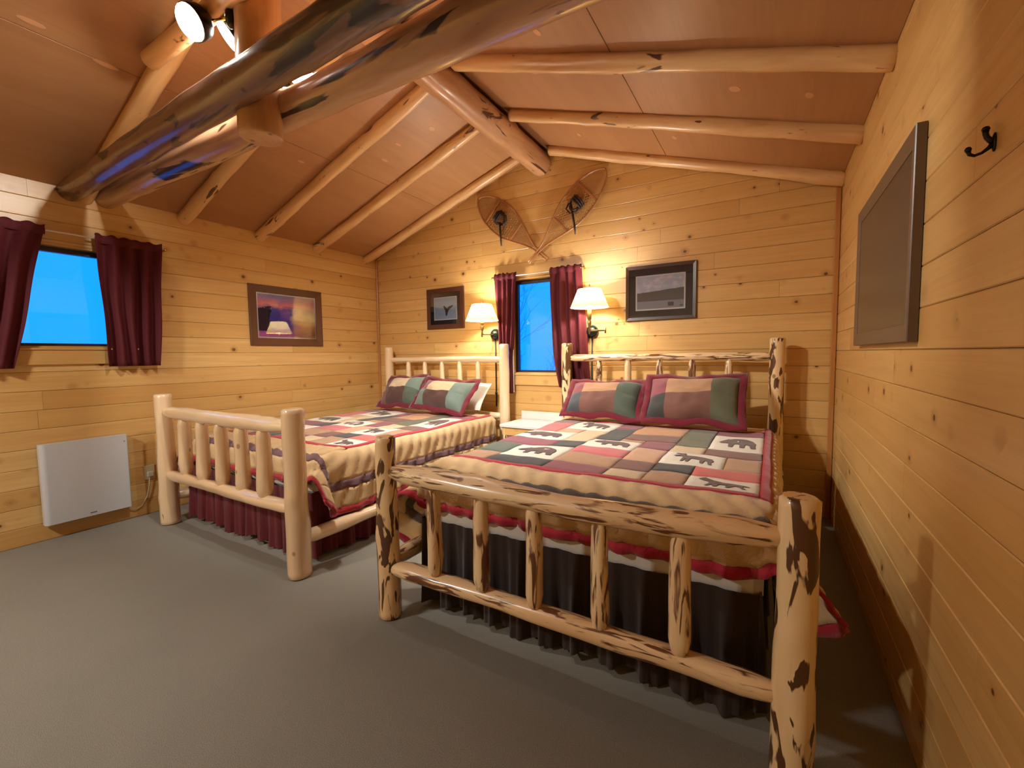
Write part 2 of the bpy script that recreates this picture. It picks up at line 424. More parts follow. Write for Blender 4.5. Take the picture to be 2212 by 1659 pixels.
# ------------------------------------------------------------------ logs
def logobj(name, p0, p1, r0, r1, mat, parent=None, seed=0, wob=1.0, ten=(0, 0), n=16, bend=0.0, cham=.25, step=.045, squash=1.0):
    """peeled log from p0 to p1; ten = length of the tapered tenon at either end; local Z is its axis"""
    p0, p1 = Vector(p0), Vector(p1); L = (p1 - p0).length; d = (p1 - p0) / L
    R = random.Random(seed)
    ph = [R.uniform(0, 6.28) for _ in range(8)]; kn = [(R.uniform(.05, .95) * L, R.uniform(0, 6.28), R.uniform(.05, .13)) for _ in range(int(L * 4) + 1)]
    bd = R.uniform(0, 6.28)
    zs = [0.0]
    m = max(4, int(L / step))
    zs += [L * (i / m) for i in range(1, m)] + [L]
    zs = sorted(set(zs + [min(.008, L*.1), max(L - .008, L*.9)] + ([ten[0]*.4, ten[0]] if ten[0] else []) + ([L - ten[1], L - ten[1]*.4] if ten[1] else [])))
    vs, fs = [], []
    for z in zs:
        t = z / L; r = r0 + (r1 - r0) * t
        if ten[0] and z < ten[0]: r *= .62 + .38 * (z / ten[0]) ** .6
        if ten[1] and L - z < ten[1]: r *= .62 + .38 * ((L - z) / ten[1]) ** .6
        e = 1.0
        if z in (zs[0], zs[-1]): e = 1 - cham * .4
        off = bend * math.sin(math.pi * t) + .25 * bend * math.sin(3.1 * math.pi * t + ph[6])
        for k in range(n):
            a = 2 * math.pi * k / n
            w = 1 + wob * (.028 * math.sin(2*a + ph[0] + z*2.7) + .02 * math.sin(3*a + ph[1] - z*4.1) + .022 * math.sin(z*8.3 + ph[2]) + .018 * math.sin(z*17 + ph[3] + a) + .012 * math.sin(5*a + ph[4]))
            for (kz, ka, ks) in kn:
                da = (a - ka + math.pi) % (2*math.pi) - math.pi
                w += wob * ks * math.exp(-((z - kz) / .035) ** 2 - (da / .45) ** 2)
            rr = r * w * e
            vs.append((rr * math.cos(a) * squash + off * math.cos(bd), rr * math.sin(a) + off * math.sin(bd), z))
    m = len(zs)
    for i in range(m - 1):
        for k in range(n): fs.append((i*n+k, i*n+(k+1) % n, (i+1)*n+(k+1) % n, (i+1)*n+k))
    fs += [tuple(range(n))[::-1], tuple((m-1)*n+k for k in range(n))]
    rot = d.to_track_quat('Z', 'X').to_matrix().to_4x4()
    return mesh_obj(name, vs, fs, mat, parent, Matrix.Translation(p0) @ rot, True, (len(fs) - 1, len(fs) - 2))

def zr(x): return EAVE + SL * min(x, W - x)     # plywood height at x
RAF = .032
sd = 11
raf = [('L', -.16, 'log rafter on left slope running along the gable wall'), ('L', -.84, 'log rafter on left slope, second from the gable wall'),
       ('L', -1.46, 'log rafter on left slope, third from the gable wall'), ('L', -2.10, 'log rafter on left slope meeting the wall beside the paired tie beams'),
       ('L', -2.72, 'log rafter on left slope above the paired tie beams'),
       ('R', -.085, 'log rafter on right slope running along the gable wall'), ('R', -.80, 'middle log rafter of the right slope'), ('R', -1.53, 'log rafter on right slope nearest the camera')]
for s, y, lab in raf:
    sd += 1
    if s == 'L': p0, p1 = (-.015, y, zr(0) - RAF - .005), (2.25, y, zr(2.25) - RAF)
    else: p0, p1 = (W + .012, y, zr(W) - RAF), (2.47, y, zr(2.47) - RAF)
    tag(logobj('rafter', p0, p1, .052, .046, M['rafter'], seed=sd, wob=1.5, bend=.006), lab, 'rafter', 'log rafters')
tag(logobj('ridge_beam', (2.335, -.002, 3.10), (2.335, -6.2, 3.10), .108, .118, M['ridge'], seed=3, wob=.9, bend=.02, n=20), 'thick log ridge beam running out from the gable wall peak', 'beam')
tag(logobj('tie_beam', (-.02, -2.795, 2.452), (W - .01, -2.82, 2.47), .074, .088, M['dark_beam'], seed=7, wob=.8, n=22), 'dark varnished log tie beam nearest the camera, overhead', 'beam', 'paired tie beams')
tag(logobj('tie_beam', (-.02, -2.60, 2.45), (W - .01, -2.55, 2.455), .066, .10, M['beam'], seed=9, wob=.8, n=22), 'paler log tie beam with black bark scars behind the king post', 'beam', 'paired tie beams')
tag(logobj('king_post', (2.2, -2.69, 2.29), (2.24, -2.69, 3.06), .098, .10, M['post'], seed=21, wob=.4, n=14, cham=.15), 'upright log king post hanging between the two tie beams', 'post')
tag(logobj('collar_tie', (1.385, -2.80, 2.862), (3.32, -2.80, 2.862), .046, .046, M['rafter'], seed=23, wob=.8), 'short log collar tie behind the glowing spotlights', 'beam')

# ------------------------------------------------------------------ windows
def window(name, side, hole, sash=.035):
    u0, u1, z0, z1 = hole; r = struct(empty(name, wallM(side, (u0+u1)/2, z0)))
    Mx = wallM(side, 0, 0)
    MB().box(u0, u0+.016, .0, .13, z0, z1).box(u1-.016, u1, 0, .13, z0, z1).box(u0+.016, u1-.016, 0, .13, z1-.016, z1).box(u0+.016, u1-.016, 0, .13, z0, z0+.016).build('frame', M['trimx'], r, Mx)
    a, b, c, d = u0+.016, u1-.016, z0+.016, z1-.016
    MB().box(a, a+sash, .06, .10, c, d).box(b-sash, b, .06, .10, c, d).box(a+sash, b-sash, .06, .10, d-sash, d).box(a+sash, b-sash, .06, .10, c, c+sash*.6).build('sash', M['sash'], r, Mx)
    MB().box(a+sash-.004, b-sash+.004, .078, .082, c+sash*.6-.004, d-sash+.004).build('pane', M['glass'], r, Mx)
    MB().cbox(u0-.05, u1+.05, -.018, -.001, z0-.115, z0-.012, .003).build('apron', M['trimx'], r, Mx)
    MB().cbox(u0-.05, u1+.05, -.026, .0, z0-.012, z0+.004, .003).build('sill', M['trimx'], r, Mx)
    return r
window('window_1', 'left', WIN_L)
window('window_2', 'back', WIN_B)

def curtain(side, lab, group, mat, top, bot, z0, z1, off=.06, npl=6, seed=0, curve=None, lining=None):
    """top/bot = (u0,u1) at the rod and at the hem"""
    R = random.Random(seed); nu, nz = npl * 12, 26
    ph = R.uniform(0, 6); vs, fs = [], []
    rod_z = z1 - .035
    for j in range(nz + 1):
        z = z0 + (z1 - z0) * j / nz; t = 1 - j / nz     # 0 at top
        e = t if curve is None else curve(t)
        a = top[0] + (bot[0] - top[0]) * t; b = top[1] + (bot[1] - top[1]) * t
        if curve: a, b = curve(t, top, bot)
        for i in range(nu + 1):
            s = i / nu
            amp = .018 + .012 * t
            w = amp * (math.sin(2*math.pi*npl*s + ph + .5*math.sin(3*t)) + .35*math.sin(2*math.pi*npl*.47*s + 2*ph + t))
            if z > rod_z - .03: w *= .75
            vs.append((a + (b - a) * s + .004*math.sin(9*z + 7*s), -(off + w) , z + (.006*math.sin(2*math.pi*npl*s*1.3) if j == nz else 0)))
    for j in range(nz):
        for i in range(nu): fs.append((j*(nu+1)+i, j*(nu+1)+i+1, (j+1)*(nu+1)+i+1, (j+1)*(nu+1)+i))
    Mx = wallM(side, 0, 0)
    o = bpy.data.meshes.new('panel'); 
    root = empty('curtain', wallM(side, (top[0]+top[1])/2, z0))
    c = mesh_obj('panel', vs, fs, mat, root, Mx, True)
    sm = c.modifiers.new('thickness', 'SOLIDIFY'); sm.thickness = .003; sm.offset = 0
    # rod pocket header
    hv, hf = [], []
    for i in range(nu + 1):
        s = i / nu; w = .013*math.sin(2*math.pi*npl*s + ph)*.75
        u = top[0] + (top[1]-top[0])*s
        for dz, dy in ((-.03, .0), (0, -.012), (.03, 0)): hv.append((u, -(off + w) + dy - .004, rod_z + dz))
    for i in range(nu):
        for k in range(2): hf.append((i*3+k, (i+1)*3+k, (i+1)*3+k+1, i*3+k+1))
    mesh_obj('header', hv, hf, mat, root, Mx, True)
    if lining:
        u0, u1, za, zb = lining
        MB().cbox(u0, u1, -off + .012, -off + .016, za, zb, .001).build('lining', M['lining'], root, Mx)
    tag(root, lab, 'curtain', group); return root

curtain('left', 'dark maroon curtain at the photo edge, left of the left wall window', 'left window curtains', M['curtain'], (-3.78, -2.955), (-3.78, -3.145), 1.2, 2.17, npl=7, seed=2)
curtain('left', 'dark maroon curtain between the left wall window and sunset picture', 'left window curtains', M['curtain'], (-2.705, -2.30), (-2.675, -2.36), 1.2, 2.17, npl=4, seed=3)
def cvL(t, top=None, bot=None):
    if top is None: return t
    return (top[0] + (bot[0]-top[0])*t, top[1] + (bot[1]-top[1])*min(1, t*1.4))
def cvR(t, top=None, bot=None):
    if top is None: return t
    return (top[0] + (bot[0]-top[0])*t**3, top[1] + (bot[1]-top[1])*t)
curtain('back', 'maroon curtain left of the gable window, above the nightstand', 'gable window curtains', M['curtain'], (1.805, 2.07), (1.87, 2.015), .85, 2.085, npl=4, seed=5, curve=cvL, lining=(1.985, 2.025, .86, 1.3))
curtain('back', 'maroon curtain right of the gable window, behind the barky headboard post', 'gable window curtains', M['curtain'], (2.445, 2.77), (2.52, 2.86), .93, 2.085, npl=4, seed=6, curve=cvR)

def rod(side, u0, u1, z, lab, off=.06):
    r = empty('curtain_rod', wallM(side, (u0+u1)/2, z))
    Mx = wallM(side, 0, 0)
    MB().tube([(u0, -off, z), (u1, -off, z)], .006, 8).build('tube', M['rod'], r, Mx, True)
    for u in (u0, u1):
        MB().lathe([(.001, -.016), (.009, -.01), (.012, 0), (.009, .01), (.001, .016)], 10, T(u, -off, z) @ RY(90)).build('finial', M['brass'], r, Mx, True)
        MB().box(u - .006, u + .006, -off, -.001, z - .008, z + .004).build('bracket', M['brass'], r, Mx)
    tag(r, lab, 'curtain rod', 'curtain rods')
rod('left', -3.85, -2.27, 2.135, 'white curtain rod over the left wall window')
rod('back', 1.79, 2.785, 2.05, 'white curtain rod with brass ends over the gable window')

# ------------------------------------------------------------------ outdoors at dusk
snow = struct(MB().box(-16, 20, -16, 18, -.75, -.6).build('ground', plain('snow', lin(222, 226, 232), .9)))
def tree(x, y, h, seed, lab):
    R = random.Random(seed); mb = MB()
    def br(p, d, L, r, lv):
        pts = [p]; q = p.copy(); dd = d.copy()
        for i in range(4):
            dd = (dd + Vector((R.uniform(-.18, .18), R.uniform(-.18, .18), R.uniform(-.05, .12)))).normalized(); q = q + dd * L / 4; pts.append(q.copy())
        mb.tube(pts, [r * (1 - .16*i) for i in range(5)], 5, cap=False)
        if lv < 3:
            for i in range(1, 5):
                for _ in range(2 if lv else 3):
                    nd = (dd + Vector((R.uniform(-1, 1), R.uniform(-1, 1), R.uniform(-.2, .5)))).normalized()
                    br(pts[i], nd, L * R.uniform(.35, .55), r * .45, lv + 1)
    br(Vector((0, 0, 0)), Vector((0, 0, 1)), h, .06, 0)
    tag(mb.build('bare_tree', plain('frosted_bark', lin(236, 240, 244), .9), None, T(x, y, -.6)), lab, 'tree', 'bare trees outside')
tree(.4, 3.6, 3.4, 4, 'frosted bare tree seen through the gable window')

# ------------------------------------------------------------------ beds
def bed(lab, fl, fr, hl, hr, fh, hh, mat, pmat, foot_r, z_ft, z_fb, z_ht, foot_sp, head_sp, seed, zside, spr=.036, pr=.058):
    c = ((fl[0] + hr[0]) / 2, (fl[1] + hr[1]) / 2)
    root = empty('log_bed', T(c[0], c[1], 0)); s = seed * 100
    tag(root, lab, 'bed', 'log beds')
    for q, (x, y) in enumerate((fl, fr)): logobj('foot_post', (x, y, 0), (x, y, fh[q]), pr, pr*.93 if pr < .06 else .056, pmat, root, s + q, wob=1.2, n=20, cham=.5, step=.03)
    for q, (x, y) in enumerate((hl, hr)): logobj('head_post', (x, y, 0), (x, y, hh), .056, .05, pmat, root, s + 4 + q, wob=.7, n=18, cham=.5)
    lerp = lambda a, b, t: (a[0] + (b[0]-a[0])*t, a[1] + (b[1]-a[1])*t)
    def rail(name, a, b, z, r, sdd, bend, ten):
        d = Vector((b[0]-a[0], b[1]-a[1], 0)); d.normalize()
        return logobj(name, (a[0] + d.x*.035, a[1] + d.y*.035, z), (b[0] - d.x*.035, b[1] - d.y*.035, z), r, r, mat, root, sdd, wob=1.9, ten=(ten, ten), bend=bend, n=18)
    rail('foot_top_rail', fl, fr, z_ft, foot_r, s + 10, .016, .12)
    rail('foot_bottom_rail', fl, fr, z_fb, foot_r * .88, s + 11, .014, .10)
    rail('head_top_rail', hl, hr, z_ht, .033, s + 12, .01, .05)
    rail('head_bottom_rail', hl, hr, .62, .035, s + 13, .01, .05)
    for i, x in enumerate(foot_sp):
        t = (x - fl[0]) / (fr[0] - fl[0]); y = lerp(fl, fr, t)[1]
        logobj('foot_spindle', (x, y, z_fb + foot_r*.55), (x, y, z_ft - foot_r*.55), spr, spr*.92, mat, root, s + 20 + i, wob=1.7, ten=(.05, .05), n=12, step=.03)
    for i, x in enumerate(head_sp):
        t = (x - hl[0]) / (hr[0] - hl[0]); y = lerp(hl, hr, t)[1]
        logobj('head_spindle', (x, y, .645), (x, y, z_ht - .018), .03, .028, mat, root, s + 30 + i, wob=1.0, ten=(.05, .05), n=12)
    for i, (a, b) in enumerate(((fl, hl), (fr, hr))): rail('side_rail', a, b, zside, .042, s + 40 + i, .01, .06)
    return root
bed('pale peeled log bed against the left wall with tall footboard', (.40, -2.48), (2.02, -2.48), (.33, -.15), (1.97, -.15), (.99, .965), 1.36, M['clean_log'], M['clean_log'], .044, .855, .385, 1.205,
    (.71, .965, 1.22, 1.465, 1.71), (.647, .9, 1.153, 1.4, 1.646), 1, .21, .044, .066)
bed('log bed with dark bark patches beside the right wall', (2.765, -2.5), (4.39, -2.5), (2.665, -.15), (4.35, -.15), (.875, .845), 1.35, M['bark_log'], M['bark_post'], .045, .715, .25, 1.21,
    (3.055, 3.306, 3.552, 3.812, 4.08), (2.978, 3.24, 3.508, 3.763, 4.03), 2, .27, .034, .053)

# ------------------------------------------------------------------ mattress, skirt, quilt, pillows
def grid_faces(nu, nv, flip=False):
    f = [(j*(nu+1)+i, j*(nu+1)+i+1, (j+1)*(nu+1)+i+1, (j+1)*(nu+1)+i) for j in range(nv) for i in range(nu)]
    return [q[::-1] for q in f] if flip else f

def mattress(x0, x1, y0, y1, z0, z1, lab):
    o = MB().cbox(x0, x1, y0, y1, z0, z1, .03).build('mattress', M['sheet'], None, T(0, 0, 0)); tag(o, lab, 'mattress', 'mattresses')

def skirt(x0, x1, y0, y1, z0, z1, mat, lab, seed):
    R = random.Random(seed); path = []; step = .012
    y = y1
    L = []
    while y > y0: L.append((x0, y, -1, 0)); y -= step
    x = x0
    while x < x1: L.append((x, y0, 0, -1)); x += step
    y = y0
    while y < y1: L.append((x1, y, 1, 0)); y += step
    n = len(L) - 1; nz = 8; vs = []
    for j in range(nz + 1):
        t = j / nz; z = z1 + (z0 - z1) * t
        for i, (x, y, nx, ny) in enumerate(L):
            s = i * step; a = (.004 + .02 * t) * (math.sin(s*2*math.pi/.135 + .8*math.sin(s*3.1)) + .5*math.sin(s*2*math.pi/.052 + 1.7*math.sin(s*5)))
            vs.append((x + nx*a, y + ny*a, z + (.012*math.sin(s*9) + .008*math.sin(s*31) if j == nz else 0)))
    o = mesh_obj('bed_skirt', vs, grid_faces(n, nz), mat, None, None, True); tag(o, lab, 'bed skirt', 'bed skirts')

LAY = []   # patchwork layout in panel coordinates: u 0..1 across, v 0..1 from foot to head
_a = dict(zip('abcdefghij', (2.75, 3.0, 3.17, 3.34, 3.5, 3.65, 3.83, 4.01, 4.13, 4.29)))
for x0, x1, y1, y0, c, an in [
    ('a','b',-.63,-.80,'greybrown',0),('a','b',-.80,-1.15,'pink',0),('b','d',-.63,-1.0,'white','moose'),('b','c',-1.0,-1.15,'peach',0),('a','c',-1.15,-1.42,'white','bear'),('c','d',-1.0,-1.42,'cream',0),
    ('d','e',-.63,-.85,'mauve',0),('d','e',-.85,-1.28,'charcoal',0),('e','g',-.63,-1.0,'orange',0),('e','g',-1.0,-1.2,'brown',0),('e','f',-1.2,-1.28,'tanp',0),('f','g',-1.2,-1.43,'mauve',0),
    ('d','f',-1.28,-1.53,'white','bear'),('a','c',-1.42,-1.62,'mauve',0),('c','d',-1.42,-1.62,'charcoal',0),('a','b',-1.62,-1.85,'green',0),('b','d',-1.62,-1.9,'white','bear'),('d','f',-1.53,-1.70,'pink',0),
    ('d','f',-1.70,-1.9,'tanp',0),('f','g',-1.43,-1.72,'peach',0),('f','g',-1.72,-1.9,'brown',0),('d','f',-1.9,-2.05,'mauve',0),('f','g',-1.9,-2.05,'cream',0),('b','d',-1.9,-2.05,'charcoal',0),('a','b',-1.85,-2.05,'tanp',0),
    ('g','h',-.63,-1.25,'olive',0),('g','h',-1.25,-1.43,'cream',0),('g','i',-1.43,-1.70,'white','moose'),('h','j',-1.25,-1.43,'brown',0),('i','j',-1.43,-1.70,'tanp',0),('h','j',-1.70,-1.85,'coral',0),
    ('g','h',-1.70,-1.85,'charcoal',0),('g','h',-1.85,-2.05,'tanp',0),('h','j',-1.85,-2.05,'white','wolf'),('h','j',-.63,-.8,'mauve',0),('h','j',-.8,-1.25,'white','bear')]:
    LAY.append(((_a[x0]-2.75)/1.54, (_a[x1]-2.75)/1.54, (y0+2.05)/1.42, (y1+2.05)/1.42, c, an))
ANIM = dict(
    bear=[(.02,.45),(.06,.55),(.14,.66),(.2,.72),(.23,.78),(.27,.74),(.4,.82),(.55,.84),(.72,.8),(.88,.7),(.95,.5),(.94,.3),(.96,.12),(.84,.12),(.8,.3),(.7,.34),(.68,.12),(.57,.12),(.56,.34),(.42,.34),(.4,.12),(.29,.12),(.28,.36),(.2,.42),(.1,.4)],
    moose=[(.05,.55),(.1,.66),(.18,.7),(.14,.8),(.05,.84),(.08,.92),(.2,.9),(.26,.96),(.3,.86),(.27,.74),(.36,.7),(.5,.72),(.7,.68),(.88,.62),(.92,.45),(.88,.3),(.9,.08),(.83,.08),(.8,.3),(.74,.38),(.72,.08),(.66,.08),(.64,.4),(.45,.42),(.42,.08),(.36,.08),(.35,.4),(.3,.1),(.25,.1),(.27,.48),(.2,.58),(.12,.5)],
    wolf=[(.03,.72),(.1,.84),(.16,.92),(.2,.82),(.32,.7),(.5,.62),(.7,.6),(.82,.5),(.97,.36),(.98,.3),(.86,.34),(.86,.22),(.92,.06),(.85,.06),(.78,.26),(.72,.3),(.62,.06),(.55,.06),(.6,.32),(.44,.34),(.4,.06),(.33,.06),(.32,.3),(.24,.08),(.18,.1),(.26,.4),(.22,.56),(.12,.62)])

def quilt(lab, mx, yf, zt, panel, y_head, stripe, seed, cut=(9, 9)):
    """mx=(x0,x1) mattress edges, yf mattress foot edge, panel=(x0,x1,y0,y1) patchwork, drapes with a rounded edge"""
    X0, X1, Yp0, Yp1 = panel; x0, x1 = mx; rho = .085
    RED, T1, ST, T2, BD = .045, .20, .055, .115, .04
    root = empty('patchwork_quilt', T((x0+x1)/2, (yf+y_head)/2, zt - .3))
    inv = 1.0
    Rr = random.Random(seed); o1, o2 = Rr.uniform(0, 50), Rr.uniform(0, 50)
    e_in = .05   # rounding starts inside the mattress edge
    def pos(sx, sy, lift=0.0):
        ax = (x0 + e_in - sx) if sx < x0 + e_in else ((sx - x1 + e_in) if sx > x1 - e_in else 0.0)
        sgn = -1 if sx < x0 + e_in else 1
        b = (yf + e_in - sy) if sy < yf + e_in else 0.0
        d = math.hypot(ax, b)
        bx = min(max(sx, x0 + e_in), x1 - e_in); by = max(sy, yf + e_in)
        dx, dy = (sgn*ax/d, -b/d) if d > 1e-9 else (0, 0)
        cf = 2*ax*b/(d*d) if d > 1e-9 else 0
        d *= 1 - .28*cf; half = rho*math.pi/2
        th = min(d/rho, math.pi/2)
        r = rho*math.sin(th); dz = rho*(1-math.cos(th))
        if d > half:
            k = .07 + .82*cf; r += k*(d-half); dz += math.sqrt(1-k*k)*(d-half)
        # gentle loft, hem ripples, quilting channels
        nz = noise.noise((sx*2.3 + o1, sy*2.3, o2)); nf = noise.noise((sx*9 + o1, sy*9, o2 + 5))
        disp = .012*nz + .006*nf
        outx = max(X0 - sx, sx - X1, 0); outy = max(Yp0 - sy, 0)
        if outx > RED or outy > RED:
            q = sx*1.0 + sy*.55 if outy > outx else sy*1.0 + sx*.55*sgn
            disp += .018*(abs(math.sin(q*math.pi/.10 + .9*nf)) - .6)
        if d > half:
            s = sy if ax > b else sx
            rip = (.012*math.sin(s*2*math.pi/.31 + o1) + .007*math.sin(s*2*math.pi/.13 + o2))*min(1, (d-half)/.15)
            disp += rip
        disp += lift
        nx, ny, nzv = math.sin(th)*dx, math.sin(th)*dy, math.cos(th)
        p = Vector((bx + dx*r + nx*disp, by + dy*r + ny*disp, zt - dz + nzv*disp))
        if p.y < -2.425: p.y = -2.425 + (p.y + 2.425)*.15
        return p
    def seg(a, b, h): 
        n = max(1, int(math.ceil(abs(b-a)/h))); return [a + (b-a)*i/n for i in range(n+1)]
    def sheet_obj(name, ss, ts, mat, lift=0.0, puff=0.0, parent=root, thick=.010):
        nu, nv = len(ss)-1, len(ts)-1; vs = []
        for t in ts:
            for s in ss:
                pf = 0
                if puff:
                    u = (s-ss[0])/(ss[-1]-ss[0])*2-1; v = (t-ts[0])/(ts[-1]-ts[0])*2-1; pf = puff*(1-u**6)*(1-v**6) - .002
                vs.append(pos(s, t, lift + pf))
        o = mesh_obj(name, vs, grid_faces(nu, nv), mat, parent, None, True)
        if thick: m = o.modifiers.new('thickness', 'SOLIDIFY'); m.thickness = thick; m.offset = -1
        return o
    # frame rings: left strip, right strip, foot strip (the head edge goes under the pillows)
    def ring(name, i0, i1, mat, lift=0.0):
        vs, fs = [], []
        h = .022
        def block(ss, ts):
            n0 = len(vs); nu = len(ss)-1
            for t in ts:
                for s in ss: vs.append(pos(s, t, lift))
            fs.extend([tuple(k+n0 for k in f) for f in grid_faces(nu, len(ts)-1)])
        ylim = y_head
        block(seg(X0-i1, X0-i0, h), seg(Yp0-i1, ylim, h)); block(seg(X1+i0, X1+i1, h), seg(Yp0-i1, ylim, h))
        block(seg(X0-i0, X1+i0, h), seg(Yp0-i1, Yp0-i0, h))
        o = mesh_obj(name, vs, fs, mat, root, None, True); m = o.modifiers.new('thickness', 'SOLIDIFY'); m.thickness = .012; m.offset = -1
    e = 0.0
    ring('inner_red_border', e, e+RED, M['c_red'], .003); e += RED
    ring('tan_border', e, e+T1, M['c_tan']); e += T1
    ring('stripe', e, e+ST, M[stripe], .001); e += ST
    ring('outer_tan_border', e, e+T2, M['c_tan']); e += T2
    ring('red_binding', e, e+BD, M['c_red'], .003)
    sheet_obj('head_border', seg(X0, X1, .04), seg(Yp1, Yp1+.03, .015), M['c_red'], .003)
    sheet_obj('head_band', seg(X0, X1, .04), seg(Yp1+.03, y_head, .03), M['c_tan'])
    for (u0, u1, v0, v1, c, an) in LAY:
        a, b = X0+(X1-X0)*u0, X0+(X1-X0)*u1; p, q = Yp0+(Yp1-Yp0)*v0, Yp0+(Yp1-Yp0)*v1
        po = sheet_obj('patch', seg(a, b, .03), seg(p, q, .03), M['c_'+c], 0.0, .0035)
        if an:
            mx_ = .12*(b-a); my_ = .12*(q-p)
            poly = [(a+mx_+(b-a-2*mx_)*x, p+my_+(q-p-2*my_)*y) for x, y in ANIM[an]]
            dense = []
            for k in range(len(poly)):
                s0, s1 = poly[k], poly[(k+1) % len(poly)]; dense += [s0, ((s0[0]+s1[0])/2, (s0[1]+s1[1])/2)]
            tris = tessellate_polygon([[Vector((x, y, 0)) for x, y in dense]])
            def pt(x, y):
                U = (x-a)/(b-a)*2-1; V = (y-p)/(q-p)*2-1
                return pos(x, y, .0035*(1-U**6)*(1-V**6) - .002 + .0028)
            vs = [pt(x, y) for x, y in dense]
            fs = []
            for t in tris:
                A, B, C = (Vector((*dense[i], 0)) for i in t)
                fs.append(tuple(t) if (B-A).cross(C-A).z > 0 else tuple(t)[::-1])
            mesh_obj(an + '_applique', vs, fs, M['c_animal'], po)
    tag(root, lab, 'quilt', 'patchwork quilts')

mattress(.44, 1.95, -2.315, -.26, .40, .625, 'white mattress under the quilt on the left bed')
mattress(2.81, 4.31, -2.32, -.26, .40, .665, 'white mattress under the quilt on the right bed')
skirt(.445, 1.945, -2.345, -.3, .02, .43, M['skirt_red'], 'maroon pleated bed skirt under the left bed', 1)
skirt(2.83, 4.30, -2.335, -.3, .02, .445, M['skirt_brown'], 'dark brown pleated bed skirt under the right bed', 2)
quilt('bear and moose patchwork quilt with mauve stripe on the left bed', (.44, 1.96), -2.30, .655, (.44, 1.90, -2.035, -.55), -.36, 'c_mauve_stripe', 3)
quilt('bear and moose patchwork quilt with olive stripe on the right bed', (2.80, 4.33), -2.30, .70, (2.765, 4.29, -2.05, -.60), -.36, 'c_olive_stripe', 4)

def pillow(x0, x1, yb, zb, yt, zt, cols, lab, seed, roll=0.0, flange=.045):
    """leaning pillow sham: bottom edge (yb,zb), top edge (yt,zt)"""
    w = x1 - x0; up = Vector((0, yt-yb, zt-zb)); h = up.length; up.normalize()
    ex = Vector((1, 0, 0)); nrm = ex.cross(up)      # faces the room
    C = Vector(((x0+x1)/2, (yb+yt)/2, (zb+zt)/2))
    Mx = Matrix(((ex.x, up.x, nrm.x, C.x), (ex.y, up.y, nrm.y, C.y), (ex.z, up.z, nrm.z, C.z), (0, 0, 0, 1))) @ RZ(roll)
    root = empty('pillow', Mx); R = random.Random(seed); o = R.uniform(0, 50)
    bw, bh = w/2 - flange, h/2 - flange
    def front(u, v, s=1):
        t = .105*(max(0, 1-abs(u)**2.6)**.6)*(max(0, 1-abs(v)**2.4)**.6)
        wr = .016*noise.noise((u*2.2+o, v*2.2, s)) + .008*noise.noise((u*6+o, v*4, s+3)) 
        k = 1 - .035*(1-v*v)*abs(u)**8; 
        return Vector((u*bw*k + .018*noise.noise((o, v*1.3, 7)), v*bh*(1 - .05*(1-u*u)*abs(v)**6) + .035*noise.noise((u*1.4+o, 3, v*.5)), s*(t + wr*(1-u**4)*(1-v**4)) - (.02 if s < 0 else 0)*0))
    # body: back half and rim
    n = 16; vs = []; fs = []
    for j in range(n+1):
        for i in range(n+1): vs.append(front(-1+2*i/n, -1+2*j/n, -1))
    fs = grid_faces(n, n, True)
    mesh_obj('back', vs, fs, M['c_tan'], root, Mx, True)
    # flange: wavy flat border
    fv, ff = [], []; m = 64; Rw = [(0, 1.0), (.5, 1.0), (1, 1.0)]
    for k in range(m):
        a = 8*k/m
        side = int(a//2); q = (a % 2) - 1
        u, v = [(q, -1), (1, q), (-q, 1), (-1, -q)][side]
        inn = front(u*.985, v*.985); 
        mag = .007*math.sin(k*.9+o) + .005*math.sin(k*1.7)
        base = front(u, v); dr = Vector((u if abs(u) > .97 else 0, v if abs(v) > .97 else 0, 0)); out = base + dr*flange + Vector((0, 0, mag)); mid = base + dr*flange*.5 + Vector((0, 0, mag*.5+.003))
        fv += [inn, mid, out]
    for k in range(m):
        k2 = (k+1) % m
        for t in range(2): ff.append((k*3+t, k*3+t+1, k2*3+t+1, k2*3+t))
    f = mesh_obj('flange', fv, ff, M['c_flange'], root, Mx, True); md = f.modifiers.new('thickness', 'SOLIDIFY'); md.thickness = .006; md.offset = 0
    # front patches
    us = (-1, -.56, .42, 1); vs_ = (-1, -.05, 1)
    for r in range(2):
        for c in range(3):
            nu, nv = (6, 12, 8)[c], 9; pv = []
            for j in range(nv+1):
                for i in range(nu+1):
                    a = us[c]+(us[c+1]-us[c])*i/nu; b = vs_[r]+(vs_[r+1]-vs_[r])*j/nv
                    uu, vv = i/nu*2-1, j/nv*2-1
                    p = front(a, b); p.z += .004*(1-uu**6)*(1-vv**6); pv.append(p)
            mesh_obj('patch', pv, grid_faces(nu, nv), M['c_'+cols[r][c]], root, Mx, True)
    tag(root, lab, 'pillow', 'patchwork pillows'); return root
pillow(.57, 1.15, -.60, .70, -.33, 1.04, (('brown', 'darkbrown', 'green'), ('darkbrown', 'cream', 'teal')), 'patchwork pillow with cream centre nearest the left wall', 1, 3)
pillow(1.10, 1.83, -.64, .685, -.36, 1.02, (('teal', 'darkbrown', 'teal'), ('mauve', 'cream', 'teal')), 'patchwork pillow with pink and teal squares on the left bed, beside the aisle', 2, -4)
pillow(2.80, 3.48, -.64, .735, -.35, 1.03, (('slate', 'brown', 'green'), ('mauve', 'tanp', 'green')), 'patchwork pillow with green squares on the right bed, beside the aisle', 3, 0)
pillow(3.46, 4.18, -.66, .73, -.36, 1.085, (('charcoal', 'brown', 'olive'), ('mauve', 'tanp', 'olive')), 'patchwork pillow with black and olive squares nearest the right wall', 4, 1)
